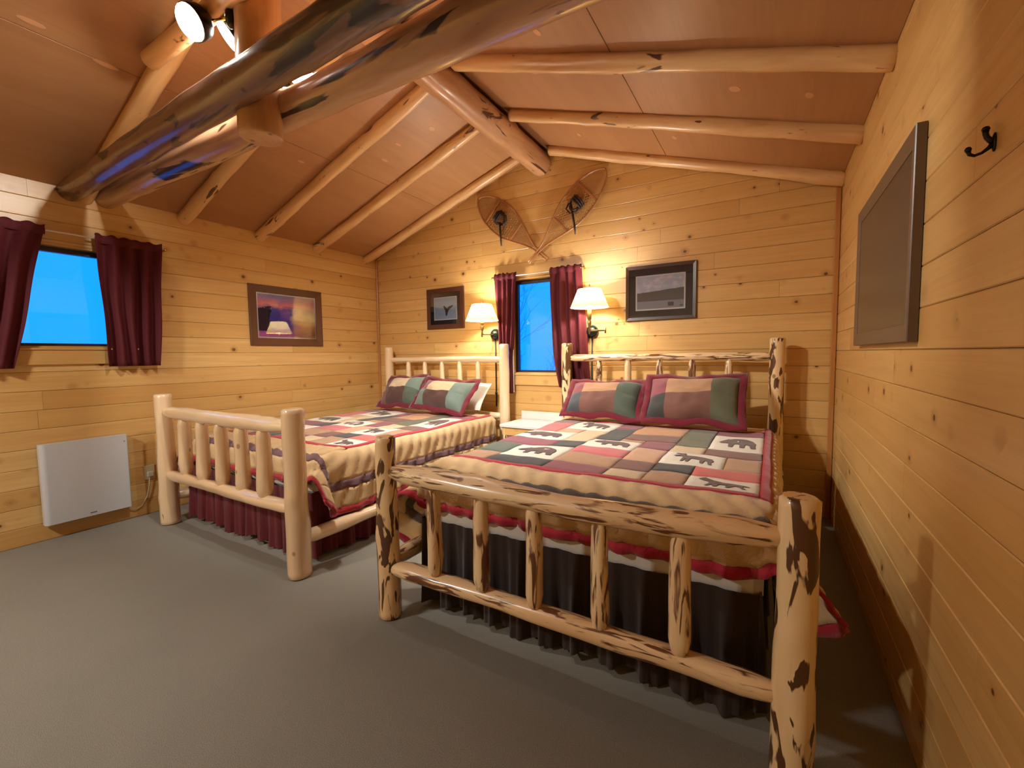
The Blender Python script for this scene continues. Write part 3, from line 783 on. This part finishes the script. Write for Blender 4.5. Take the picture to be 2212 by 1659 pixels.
def white_pillow(x, y, z):
    n = 14; vs = []
    for s in (1, -1):
        for j in range(n+1):
            for i in range(n+1):
                u, v = -1+2*i/n, -1+2*j/n; t = .06*(max(0, 1-u**4))**.5*(max(0, 1-v**4))**.5
                vs.append((u*.30*(1-.05*(1-v*v)*u**8), v*.17, s*t))
    N = (n+1)*(n+1); fs = grid_faces(n, n) + [tuple(k+N for k in f) for f in grid_faces(n, n, True)]
    o = mesh_obj('pillow', vs, fs, M['sheet'], None, T(x, y, z) @ RX(48), True); tag(o, 'plain white pillow tucked behind the pink and teal patchwork pillow', 'pillow')
white_pillow(1.545, -.305, .83)

# ------------------------------------------------------------------ nightstand
ns = empty('nightstand', T(2.35, -.25, 0)); tag(ns, 'small white topped log nightstand between the two beds', 'nightstand')
MB().cbox(2.105, 2.60, -.47, -.03, .565, .592, .004).build('top', M['white_paint'], ns)
MB().cbox(2.105, 2.60, -.045, -.025, .592, .672, .003).build('back_board', M['white_paint'], ns)
MB().cbox(2.125, 2.58, -.455, -.44, .49, .565, .003).build('apron', M['trimx'], ns)
for i, (x, y) in enumerate(((2.15, -.43), (2.555, -.43), (2.15, -.07), (2.555, -.07))): logobj('leg', (x, y, 0), (x, y, .564), .028, .026, M['bark_log'], ns, 300+i, n=12)

# ------------------------------------------------------------------ swing-arm wall lamps
def sconce(lab, plate, stem, elbow, shade_z0, shade_z1):
    root = empty('wall_lamp', T(plate[0], 0, plate[1])); tag(root, lab, 'wall lamp', 'swing-arm wall lamps')
    MB().lathe([(.001, .0), (.062, .002), (.064, .012), (.052, .034), (.03, .05), (.001, .056)], 24, T(plate[0], -.001, plate[1]) @ RX(90)).build('wall_plate', M['plate'], root, None, True)
    pts = [(plate[0], -.05, plate[1])] + elbow + [(stem[0], stem[1], plate[1])]
    mb = MB(); mb.tube(pts, .006, 8)
    for e in elbow: mb.tube([(e[0], e[1], e[2]-.025), (e[0], e[1], e[2]+.025)], .008, 8)
    mb.build('arm', M['lampmetal'], root, None, True)
    MB().lathe([(.001, plate[1]-.035), (.006, plate[1]-.03), (.006, plate[1]-.01), (.012, plate[1]), (.007, plate[1]+.02), (.014, plate[1]+.045), (.019, plate[1]+.075), (.012, plate[1]+.09), (.019, plate[1]+.10), (.019, shade_z0-.005), (.001, shade_z0)], 14, T(stem[0], stem[1], 0)).build('stem', M['lampmetal'], root, None, True)
    zc = (shade_z0 + shade_z1)/2
    MB().lathe([(.001, shade_z0), (.012, shade_z0+.005), (.027, shade_z0+.05), (.03, shade_z0+.075), (.02, shade_z0+.10), (.001, shade_z0+.11)], 14, T(stem[0], stem[1], 0)).build('bulb', M['sbulb'], root, None, True)
    n = 40; vs = []; fs = []
    prof = [(.168, shade_z0), (.166, shade_z0+.004)] + [(.166-.064*t, shade_z0+.004+(shade_z1-shade_z0-.006)*t) for t in (.25, .5, .75, 1)] + [(.1005, shade_z1)]
    for r, z in prof:
        for k in range(n): a = 2*math.pi*k/n; vs.append((stem[0]+r*math.cos(a), stem[1]+r*math.sin(a), z))
    for i in range(len(prof)-1):
        for k in range(n): fs.append((i*n+k, i*n+(k+1) % n, (i+1)*n+(k+1) % n, (i+1)*n+k))
    mesh_obj('shade', vs, fs, M['shade'], root, None, True)
    mb = MB()
    for k in range(3):
        a = k*2.094+.5; mb.tube([(stem[0], stem[1], shade_z1-.012), (stem[0]+.101*math.cos(a), stem[1]+.101*math.sin(a), shade_z1-.004)], .002, 5)
    mb.tube([(stem[0], stem[1], shade_z0+.1), (stem[0], stem[1], shade_z1+.01)], .003, 6)
    mb.lathe([(.001, shade_z1+.005), (.008, shade_z1+.012), (.004, shade_z1+.022), (.008, shade_z1+.032), (.001, shade_z1+.045)], 10, T(stem[0], stem[1], 0))
    mb.build('finial', M['lampmetal'], root, None, True)
    mb = MB(); mb.tube([(plate[0], -.014, plate[1]-.05), (plate[0], -.012, .70)], .006, 6); mb.lathe([(.006, .825), (.013, .83), (.013, .85), (.006, .855)], 8, T(plate[0], -.012, 0)); mb.build('cord_cover', M['cord'], root, None, True)
    ld = bpy.data.lights.new('lamp_light', 'POINT'); ld.energy = SCONCE_W; ld.color = LAMP_COL; ld.shadow_soft_size = .035
    lo = bpy.data.objects.new('lamp_light', ld); put(lo, root, T(stem[0], stem[1], zc + .005))
t = NT('linen_shade'); t.t.nodes.remove(t.b)
_d = t.n('ShaderNodeBsdfDiffuse'); _d.inputs[0].default_value = lin(226, 198, 136); _t = t.n('ShaderNodeBsdfTranslucent'); _t.inputs[0].default_value = lin(238, 208, 140)
_m = t.n('ShaderNodeMixShader'); _m.inputs[0].default_value = .2; t.l(_d.outputs[0], _m.inputs[1]); t.l(_t.outputs[0], _m.inputs[2]); t.l(_m.outputs[0], t.out.inputs[0]); M['shade'] = t.m
sconce('lit cream shaded swing-arm lamp left of the gable window', (1.78, 1.465), (1.775, -.25), [(1.70, -.15, 1.465)], 1.598, 1.762)
sconce('lit cream shaded swing-arm lamp right of the gable window', (2.86, 1.455), (2.925, -.25), [(3.04, -.16, 1.455)], 1.655, 1.815)

# ------------------------------------------------------------------ spotlights on the king post
def spot(lab, pos, aim, base, size=.052, gain=1.0):
    pos, aim = Vector(pos), Vector(aim).normalized(); rot = aim.to_track_quat('Z', 'Y').to_matrix().to_4x4(); Mx = Matrix.Translation(pos) @ rot
    root = empty('spotlight', Mx); tag(root, lab, 'spotlight', 'king post spotlights')
    MB().lathe([(.02, -.10), (.034, -.095), (size*.9, -.06), (size, -.02), (size, -.005), (size*.93, -.005), (size*.93, -.02), (size*.5, -.06)], 20, None, False).build('can', M['bronze'], root, Mx, True)
    MB().lathe([(size*.5, -.055), (size*.85, -.012), (size*.92, .004), (size*.8, .014), (size*.4, .02), (.001, .021)], 20).build('bulb', M['bulb'], root, Mx, True)
    b = Vector(base)
    mb = MB(); mb.tube([pos - aim*.09, (pos - aim*.12 + b)/2, b], .008, 8); mb.build('arm', M['brass'], root, None, True)
    d = (b - Vector((2.21, -2.69, b.z))).normalized(); r2 = d.to_track_quat('Z', 'Y').to_matrix().to_4x4()
    MB().lathe([(.001, -.02), (.04, -.018), (.042, .0), (.03, .012), (.001, .014)], 16, Matrix.Translation(b) @ r2).build('canopy', M['bronze'], root, None, True)
    ld = bpy.data.lights.new('spot_light', 'SPOT'); ld.energy = SPOT_W * gain; ld.color = LAMP_COL; ld.shadow_soft_size = .04; ld.spot_size = math.radians(135); ld.spot_blend = .8
    lo = bpy.data.objects.new('spot_light', ld); put(lo, root, Matrix.Translation(pos + aim*.03) @ (-aim).to_track_quat('Z', 'Y').to_matrix().to_4x4())
spot('leftmost glaring spotlight, turned toward the camera', (2.02, -2.885, 2.765), (.0, -.8, -.6), (2.15, -2.78, 2.80), .075, .55)
spot('spotlight turned edge-on, between the leftmost glare and king post', (1.985, -2.70, 2.83), (-.5, -.62, -.6), (2.115, -2.69, 2.82), .075, .65)
spot('spotlight glaring through the gap between the tie beams', (2.30, -2.535, 2.645), (.5, .3, -.8), (2.24, -2.595, 2.72), .07, .95)
spot('spotlight showing as a thin glint against the king post', (2.14, -2.535, 2.61), (-.15, .4, -.85), (2.18, -2.59, 2.70), .05, 1.5)

# shaded pendant behind the camera
cr = empty('pendant_lamp', T(1.3, -4.9, 2.85)); tag(cr, 'bronze shaded pendant lamp hung from the left slope behind the camera', 'pendant lamp')
MB().lathe([(.07, 2.89), (.07, 2.85), (.012, 2.84), (.012, 2.58)], 16, T(1.3, -4.9, 0)).build('stem', M['bronze'], cr, None, True)
MB().lathe([(.02, 2.59), (.06, 2.58), (.15, 2.50), (.19, 2.40), (.186, 2.40), (.146, 2.495), (.05, 2.572)], 28, T(1.3, -4.9, 0), False).build('shade', M['bronze'], cr, None, True)
MB().lathe([(.02, 2.56), (.055, 2.52), (.07, 2.47), (.05, 2.42), (.001, 2.405)], 20, T(1.3, -4.9, 0)).build('bulb', emit_mat('frosted_bulb', (*LAMP_COL, 1), 8), cr, None, True)
ld = bpy.data.lights.new('pendant_light', 'SPOT'); ld.energy = GLOBE_W; ld.color = LAMP_COL; ld.shadow_soft_size = .12; ld.spot_size = math.radians(168); ld.spot_blend = .25
put(bpy.data.objects.new('pendant_light', ld), cr, T(1.3, -4.9, 2.385))

# ------------------------------------------------------------------ pictures
def print_mat(name, build):
    t = NT(name); tc = t.n('ShaderNodeTexCoord'); sp = t.n('ShaderNodeSeparateXYZ'); t.l(tc.outputs['Generated'], sp.inputs[0])
    c = build(t, sp.outputs[0], sp.outputs[2], tc.outputs['Generated']); t.color(c); t.set(Roughness=.6); return t.m
def p_bird(t, u, v, g):
    n = t.noise(t.scale(g, (3, 1, 14)), 2, 4); return t.ramp(t.math('ADD', v, t.math('MULTIPLY', t.math('SUBTRACT', n, .5), .25)), [(.0, lin(150, 160, 178)), (.45, lin(130, 150, 172)), (.66, lin(176, 186, 188)), (1, lin(160, 172, 182))])
def p_lake(t, u, v, g):
    n = t.noise(t.scale(g, (4, 1, 6)), 1.3, 5); w = t.math('SUBTRACT', v, t.math('MULTIPLY', u, .10))
    w = t.math('ADD', w, t.math('MULTIPLY', t.math('SUBTRACT', n, .5), .05))
    sky = t.mix(t.ramp(n, [(.45, (0,0,0,1)), (.62, (1,1,1,1))]), lin(176, 172, 186), lin(214, 196, 196))
    return t.mix(t.math('GREATER_THAN', w, .50), t.mix(t.math('GREATER_THAN', v, .24), lin(132, 126, 130), t.mix(n, lin(76, 58, 58), lin(92, 76, 60))), sky)
def p_sunset(t, u, v, g):
    n = t.noise(t.scale(g, (3, 1, 5)), 1.2, 4, .6, .4)
    w = t.math('ADD', v, t.math('MULTIPLY', t.math('SUBTRACT', n, .5), .35))
    left = t.ramp(w, [(.08, lin(196, 96, 150)), (.2, lin(84, 62, 160)), (.5, lin(74, 58, 150)), (.66, lin(98, 80, 156)), (.74, lin(240, 134, 122)), (.82, lin(214, 120, 142)), (.95, lin(140, 122, 172))])
    right = t.ramp(w, [(.1, lin(150, 90, 90)), (.3, lin(214, 152, 90)), (.5, lin(252, 228, 160)), (.66, lin(226, 190, 150)), (.8, lin(222, 140, 120)), (.95, lin(168, 120, 130))])
    c = t.mix(t.ramp(t.math('ADD', u, t.math('MULTIPLY', t.math('SUBTRACT', n, .5), .3)), [(.52, (0,0,0,1)), (.72, (1,1,1,1))]), left, right)
    tr = t.math('MULTIPLY', t.math('LESS_THAN', t.math('ADD', u, t.math('MULTIPLY', t.math('SUBTRACT', n, .5), .2)), .2), t.math('MULTIPLY', t.math('GREATER_THAN', v, .14), t.math('LESS_THAN', w, .68)))
    return t.mix(tr, c, lin(40, 18, 36))
def p_brown(t, u, v, g):
    n = t.noise(t.scale(g, (3, 1, 4)), 1.4, 6, .6, .6); return t.ramp(n, [(.3, lin(126, 104, 80)), (.5, lin(146, 116, 98)), (.62, lin(160, 130, 114)), (.75, lin(186, 160, 144))])
def picture(side, lab, u0, u1, z0, z1, fw, fmat, mats, pm, depth=.022, extra=None, group='framed pictures', gm='pglass'):
    """mats: list of (width, material) from the frame inward"""
    uc, zc = (u0+u1)/2, (z0+z1)/2; Mx = wallM(side, uc, zc); w, h = (u1-u0)/2, (z1-z0)/2
    r = empty('framed_picture', Mx); tag(r, lab, 'picture', group)
    for k in range(4):
        hw, hh = (w, h) if k % 2 == 0 else (h, w)
        z = hh; c = .003
        vs = []
        for (yy, q) in ((-.002, 0), (-depth+c, 0), (-depth, c), (-depth+.006, fw), (-.002, fw)):
            vs += [(-(hw-q), yy, z-q), (hw-q, yy, z-q)]
        fs = [(2*i, 2*i+1, 2*i+3, 2*i+2) for i in range(4)] + [(8, 9, 1, 0)]
        mesh_obj('frame_bar', vs, fs, fmat, r, Mx @ RY(90*k))
    a, b = w-fw, h-fw; y = -.007
    MB().box(-a-.002, a+.002, -.006, -.002, -b-.002, b+.002).build('backing', M['mat_black'], r, Mx)
    for k, (mw, mm) in enumerate(mats):
        MB().box(-a, a, y-.0015, y, b-mw, b).box(-a, a, y-.0015, y, -b, -b+mw).box(-a, -a+mw, y-.0015, y, -b+mw, b-mw).box(a-mw, a, y-.0015, y, -b+mw, b-mw).build('mat_board', mm, r, Mx); a -= mw; b -= mw
    po = MB().box(-a-.001, a+.001, y-.0008, y+.001, -b-.001, b+.001).build('print', pm, r, Mx)
    if extra: extra(po, Mx, a, b, y-.0012)
    MB().box(-w+fw+.001, w-fw-.001, -depth+.0072, -depth+.009, -h+fw+.001, h-fw-.001).build('glazing', M[gm], r, Mx)
def flat(poly, name, mat, parent, Mx, a, b, y):
    vs = [(x*a, y, z*b) for x, z in poly]; tr = tessellate_polygon([[Vector((x, z, 0)) for x, z in poly]])
    fs = []
    for t_ in tr:
        A, B, C = (Vector((poly[i][0], poly[i][1], 0)) for i in t_); fs.append(tuple(t_) if (B-A).cross(C-A).z > 0 else tuple(t_)[::-1])
    mesh_obj(name, vs, fs, mat, parent, Mx)
M['ink'] = plain('dark_ink', lin(34, 24, 24), .6); M['ink2'] = plain('brown_ink', lin(62, 50, 46), .6)
def bird(po, Mx, a, b, y):
    flat([(-.18,.22),(-.06,.24),(.06,.08),(.16,.0),(.30,.14),(.56,.22),(.72,.28),(.66,.14),(.52,.0),(.34,-.14),(.24,-.34),(.16,-.62),(.10,-.74),(.02,-.62),(.0,-.34),(-.04,-.14),(-.14,.04)], 'bird_silhouette', M['ink'], po, Mx, a, b, y)
def lake(po, Mx, a, b, y):
    flat([(.34,-.88),(.58,-.88),(.58,-.64),(.34,-.64)], 'dark_square', M['ink2'], po, Mx, a, b, y); flat([(.84,-.92),(.96,-.92),(.96,-.84),(.84,-.84)], 'signature_mark', M['ink2'], po, Mx, a, b, y)
picture('back', 'small dark framed picture of a soaring bird on the gable wall', .835, 1.37, 1.557, 2.017, .05, M['frame_brown'], [(.05, M['mat_black']), (.010, M['mat_white'])], print_mat('bird_print', p_bird), extra=bird)
picture('back', 'framed landscape of grey lake and dark hills on the gable wall', 3.18, 3.768, 1.535, 2.01, .028, M['frame_dark'], [(.058, M['mat_black']), (.012, M['mat_white'])], print_mat('lake_print', p_lake), extra=lake)
picture('left', 'brown framed purple and orange sunset picture on the left wall', -1.605, -.822, 1.374, 1.965, .072, M['frame_brown'], [(.013, M['mat_white'])], print_mat('sunset_print', p_sunset))
picture('right', 'large grey-brown framed picture on the right wall', 1.0, 2.063, 1.272, 1.955, .06, M['frame_grey'], [(.012, M['frame_dark'])], print_mat('brown_print', p_brown), depth=.03, gm='pglass_matte')

# ------------------------------------------------------------------ snowshoes
def snowshoe(lab, toe, tail, seed, y):
    toe, tail = Vector((toe[0], 0, toe[1])), Vector((tail[0], 0, tail[1])); ax = (tail - toe); L = ax.length; ax.normalize()
    ex = Vector((0, -1, 0)).cross(ax).normalized()
    # local: X across, Y along (toe at 0), Z out of the wall (-y)
    Mx = Matrix(((ex.x, ax.x, 0, toe.x), (0, 0, -1, -y), (ex.z, ax.z, 0, toe.z), (0, 0, 0, 1)))
    r = empty('snowshoe', Mx); tag(r, lab, 'snowshoe', 'crossed snowshoes')
    def hw(t):
        if t < .36: return .152 * math.sin(math.pi/2 * (t/.36)**.62)
        if t < .86: q = (t-.36)/.50; return .012 + .140*(.5+.5*math.cos(math.pi*q))**.85
        return .012
    ts = [0, .004, .012, .03, .06, .1, .15, .2, .26, .32, .38, .44, .5, .56, .62, .68, .74, .8, .84, .88, .92, .96, 1.0]
    MB().tube([(hw(t), t*L, .012+.02*max(0, .12-t)) for t in ts], .0095, 8).tube([(-hw(t), t*L, .012+.02*max(0, .12-t)) for t in ts], .0095, 8).build('frame', M['ash'], r, Mx, True)
    for t in (.22, .56):
        MB().cbox(-hw(t), hw(t), t*L-.011, t*L+.011, .006, .018, .003).build('crossbar', M['ash'], r, Mx)
    def web(name, t0, t1, pitch, rad):
        mb = MB()
        for sgn in (-1, 1, 0):
            k = -60
            for k in range(-80, 81):
                c = k*pitch; pts = []
                N = 160
                prev = None
                for i in range(N+1):
                    if sgn == 0:
                        y_ = c + (t0+t1)/2*L; x_ = -.16 + .32*i/N
                    else:
                        y_ = t0*L + (t1-t0)*L*i/N; x_ = sgn*(y_ - (t0+t1)/2*L)*.62 + c
                    inside = t0*L <= y_ <= t1*L and abs(x_) < hw(y_/L)
                    if inside: pts.append((x_, y_, .012))
                    elif pts: break
                if len(pts) > 3: mb.tube([pts[0], pts[-1]], rad, 4, False)
        o = mb.build(name, M['rawhide'], r, Mx); o['kind'] = 'stuff'
    web('toe_webbing', .03, .215, .013, .0011); web('middle_webbing', .235, .55, .026, .0024); web('tail_webbing', .57, .82, .013, .0011)
    up = Mx.inverted().to_3x3() @ Vector((0, 0, -1))     # world down, in local axes
    c = Vector((0, .36*L, .03))
    mb = MB()
    mb.tube([c + Vector((.05*math.cos(a), .055*math.sin(a), .012+.016*math.sin(a*2))) for a in [k*math.pi/8 for k in range(17)]], .011, 8)
    for q in (-.05, -.028, -.006): mb.tube([c + Vector((-.066, q, .0)), c + Vector((-.03, q-.014, .034)), c + Vector((.03, q-.014, .036)), c + Vector((.066, q, .0))], .011, 6)
    mb.tube([c + Vector((.05, -.02, .01)), c + Vector((.062, .04, .02)), c + Vector((.03, .085, .03)), c + Vector((-.03, .08, .028)), c + Vector((-.055, .03, .014))], .007, 6)
    mb.build('binding', M['leather'], r, Mx, True)
    MB().tube([c + Vector((-.03, .02, .02)), c + up*.10 + Vector((-.008, .01, .024)), c + up*.2 + Vector((0, 0, .012)), c + up*.27 + Vector((0, 0, .004))], [.010, .011, .009, .007], 6).build('strap', M['leather'], r, Mx, True)
snowshoe('wooden snowshoe leaning left in the crossed pair above gable window', (1.60, 2.905), (2.40, 2.18), 1, .006)
snowshoe('wooden snowshoe leaning right in the crossed pair above gable window', (3.0, 2.895), (2.212, 2.162), 2, .032)

# ------------------------------------------------------------------ heater, outlet, hook
Mx = wallM('left', 0, 0)
hr = empty('panel_heater', wallM('left', -2.835, .115)); tag(hr, 'flat white panel heater low on the left wall', 'heater')
prof = []
R_ = .03
a0, a1, z0, z1, d0, d1 = -3.072, -2.60, .115, .677, -.02, -.075
mb = MB(); vs = []
outl = [(a0, d0)] + [(a0 + R_ - R_*math.cos(k*math.pi/12), d1 + R_ - R_*math.sin(k*math.pi/12)) for k in range(7)] + [(a1 - .01 + .01*math.sin(k*math.pi/8), d1 + .01 - .01*math.cos(k*math.pi/8)) for k in range(5)] + [(a1, d0)]
n = len(outl)
vs = [(x, y, z) for z in (z0, z1) for x, y in outl]
fs = [(i, (i+1) % n, n + (i+1) % n, n + i) for i in range(n)] + [tuple(range(n))[::-1], tuple(range(n, 2*n))]
mesh_obj('casing', vs, fs, M['heater'], hr, Mx)
MB().box(a0+.08, a1-.08, -.02, -.001, z0+.08, z1-.08).build('wall_bracket', M['grey'], hr, Mx)
MB().cbox(-2.842, -2.806, -.0765, -.075, .135, .143, .0004).build('badge', M['grey'], hr, Mx)
MB().cbox(-2.626, -2.618, -.0765, -.075, .625, .633, .0004).build('indicator', M['grey'], hr, Mx)
MB().tube([(-2.61, -.03, .135), (-2.59, -.022, .085), (-2.56, -.018, .07), (-2.52, -.016, .085), (-2.485, -.016, .15), (-2.468, -.018, .23), (-2.462, -.022, .315)], .0035, 6).build('cord', M['wcord'], hr, Mx, True)
ot = empty('wall_outlet', wallM('left', -2.455, .335)); tag(ot, 'pale wall outlet beside the left bed foot post', 'outlet')
MB().cbox(-2.49, -2.42, -.008, -.001, .28, .395, .003).build('cover_plate', M['almond'], ot, Mx)
MB().cbox(-2.475, -2.435, -.030, -.008, .305, .345, .004).build('plug', M['wcord'], ot, Mx)

Mh = wallM('right', 2.565, 1.69) @ Matrix.Scale(.52, 4)
hk = empty('coat_hook', Mh); tag(hk, 'black metal coat hook on the right wall', 'coat hook')
MB().lathe([(.001, 0), (.016, .001), (.016, .005), (.011, .009), (.001, .010)], 16, RX(90) @ Matrix.Diagonal((1, 2.4, 1, 1))).build('back_plate', M['black'], hk, Mh, True)
MB().tube([(0, -.006, .002), (0, -.016, .010), (0, -.026, .024), (0, -.030, .040), (0, -.030, .052)], [.012, .011, .010, .010, .012], 10).lathe([(.001, .046), (.011, .05), (.014, .058), (.010, .066), (.001, .07)], 10, T(0, -.03, 0)).build('upper_prong', M['black'], hk, Mh, True)
MB().tube([(0, -.006, -.004), (0, -.018, -.020), (0, -.038, -.036), (0, -.060, -.042), (0, -.075, -.034), (0, -.080, -.018)], [.011, .008, .006, .006, .007, .009], 10).lathe([(.001, -.026), (.010, -.02), (.012, -.012), (.008, -.004), (.001, -.001)], 10, T(0, -.08, 0)).build('lower_prong', M['black'], hk, Mh, True)
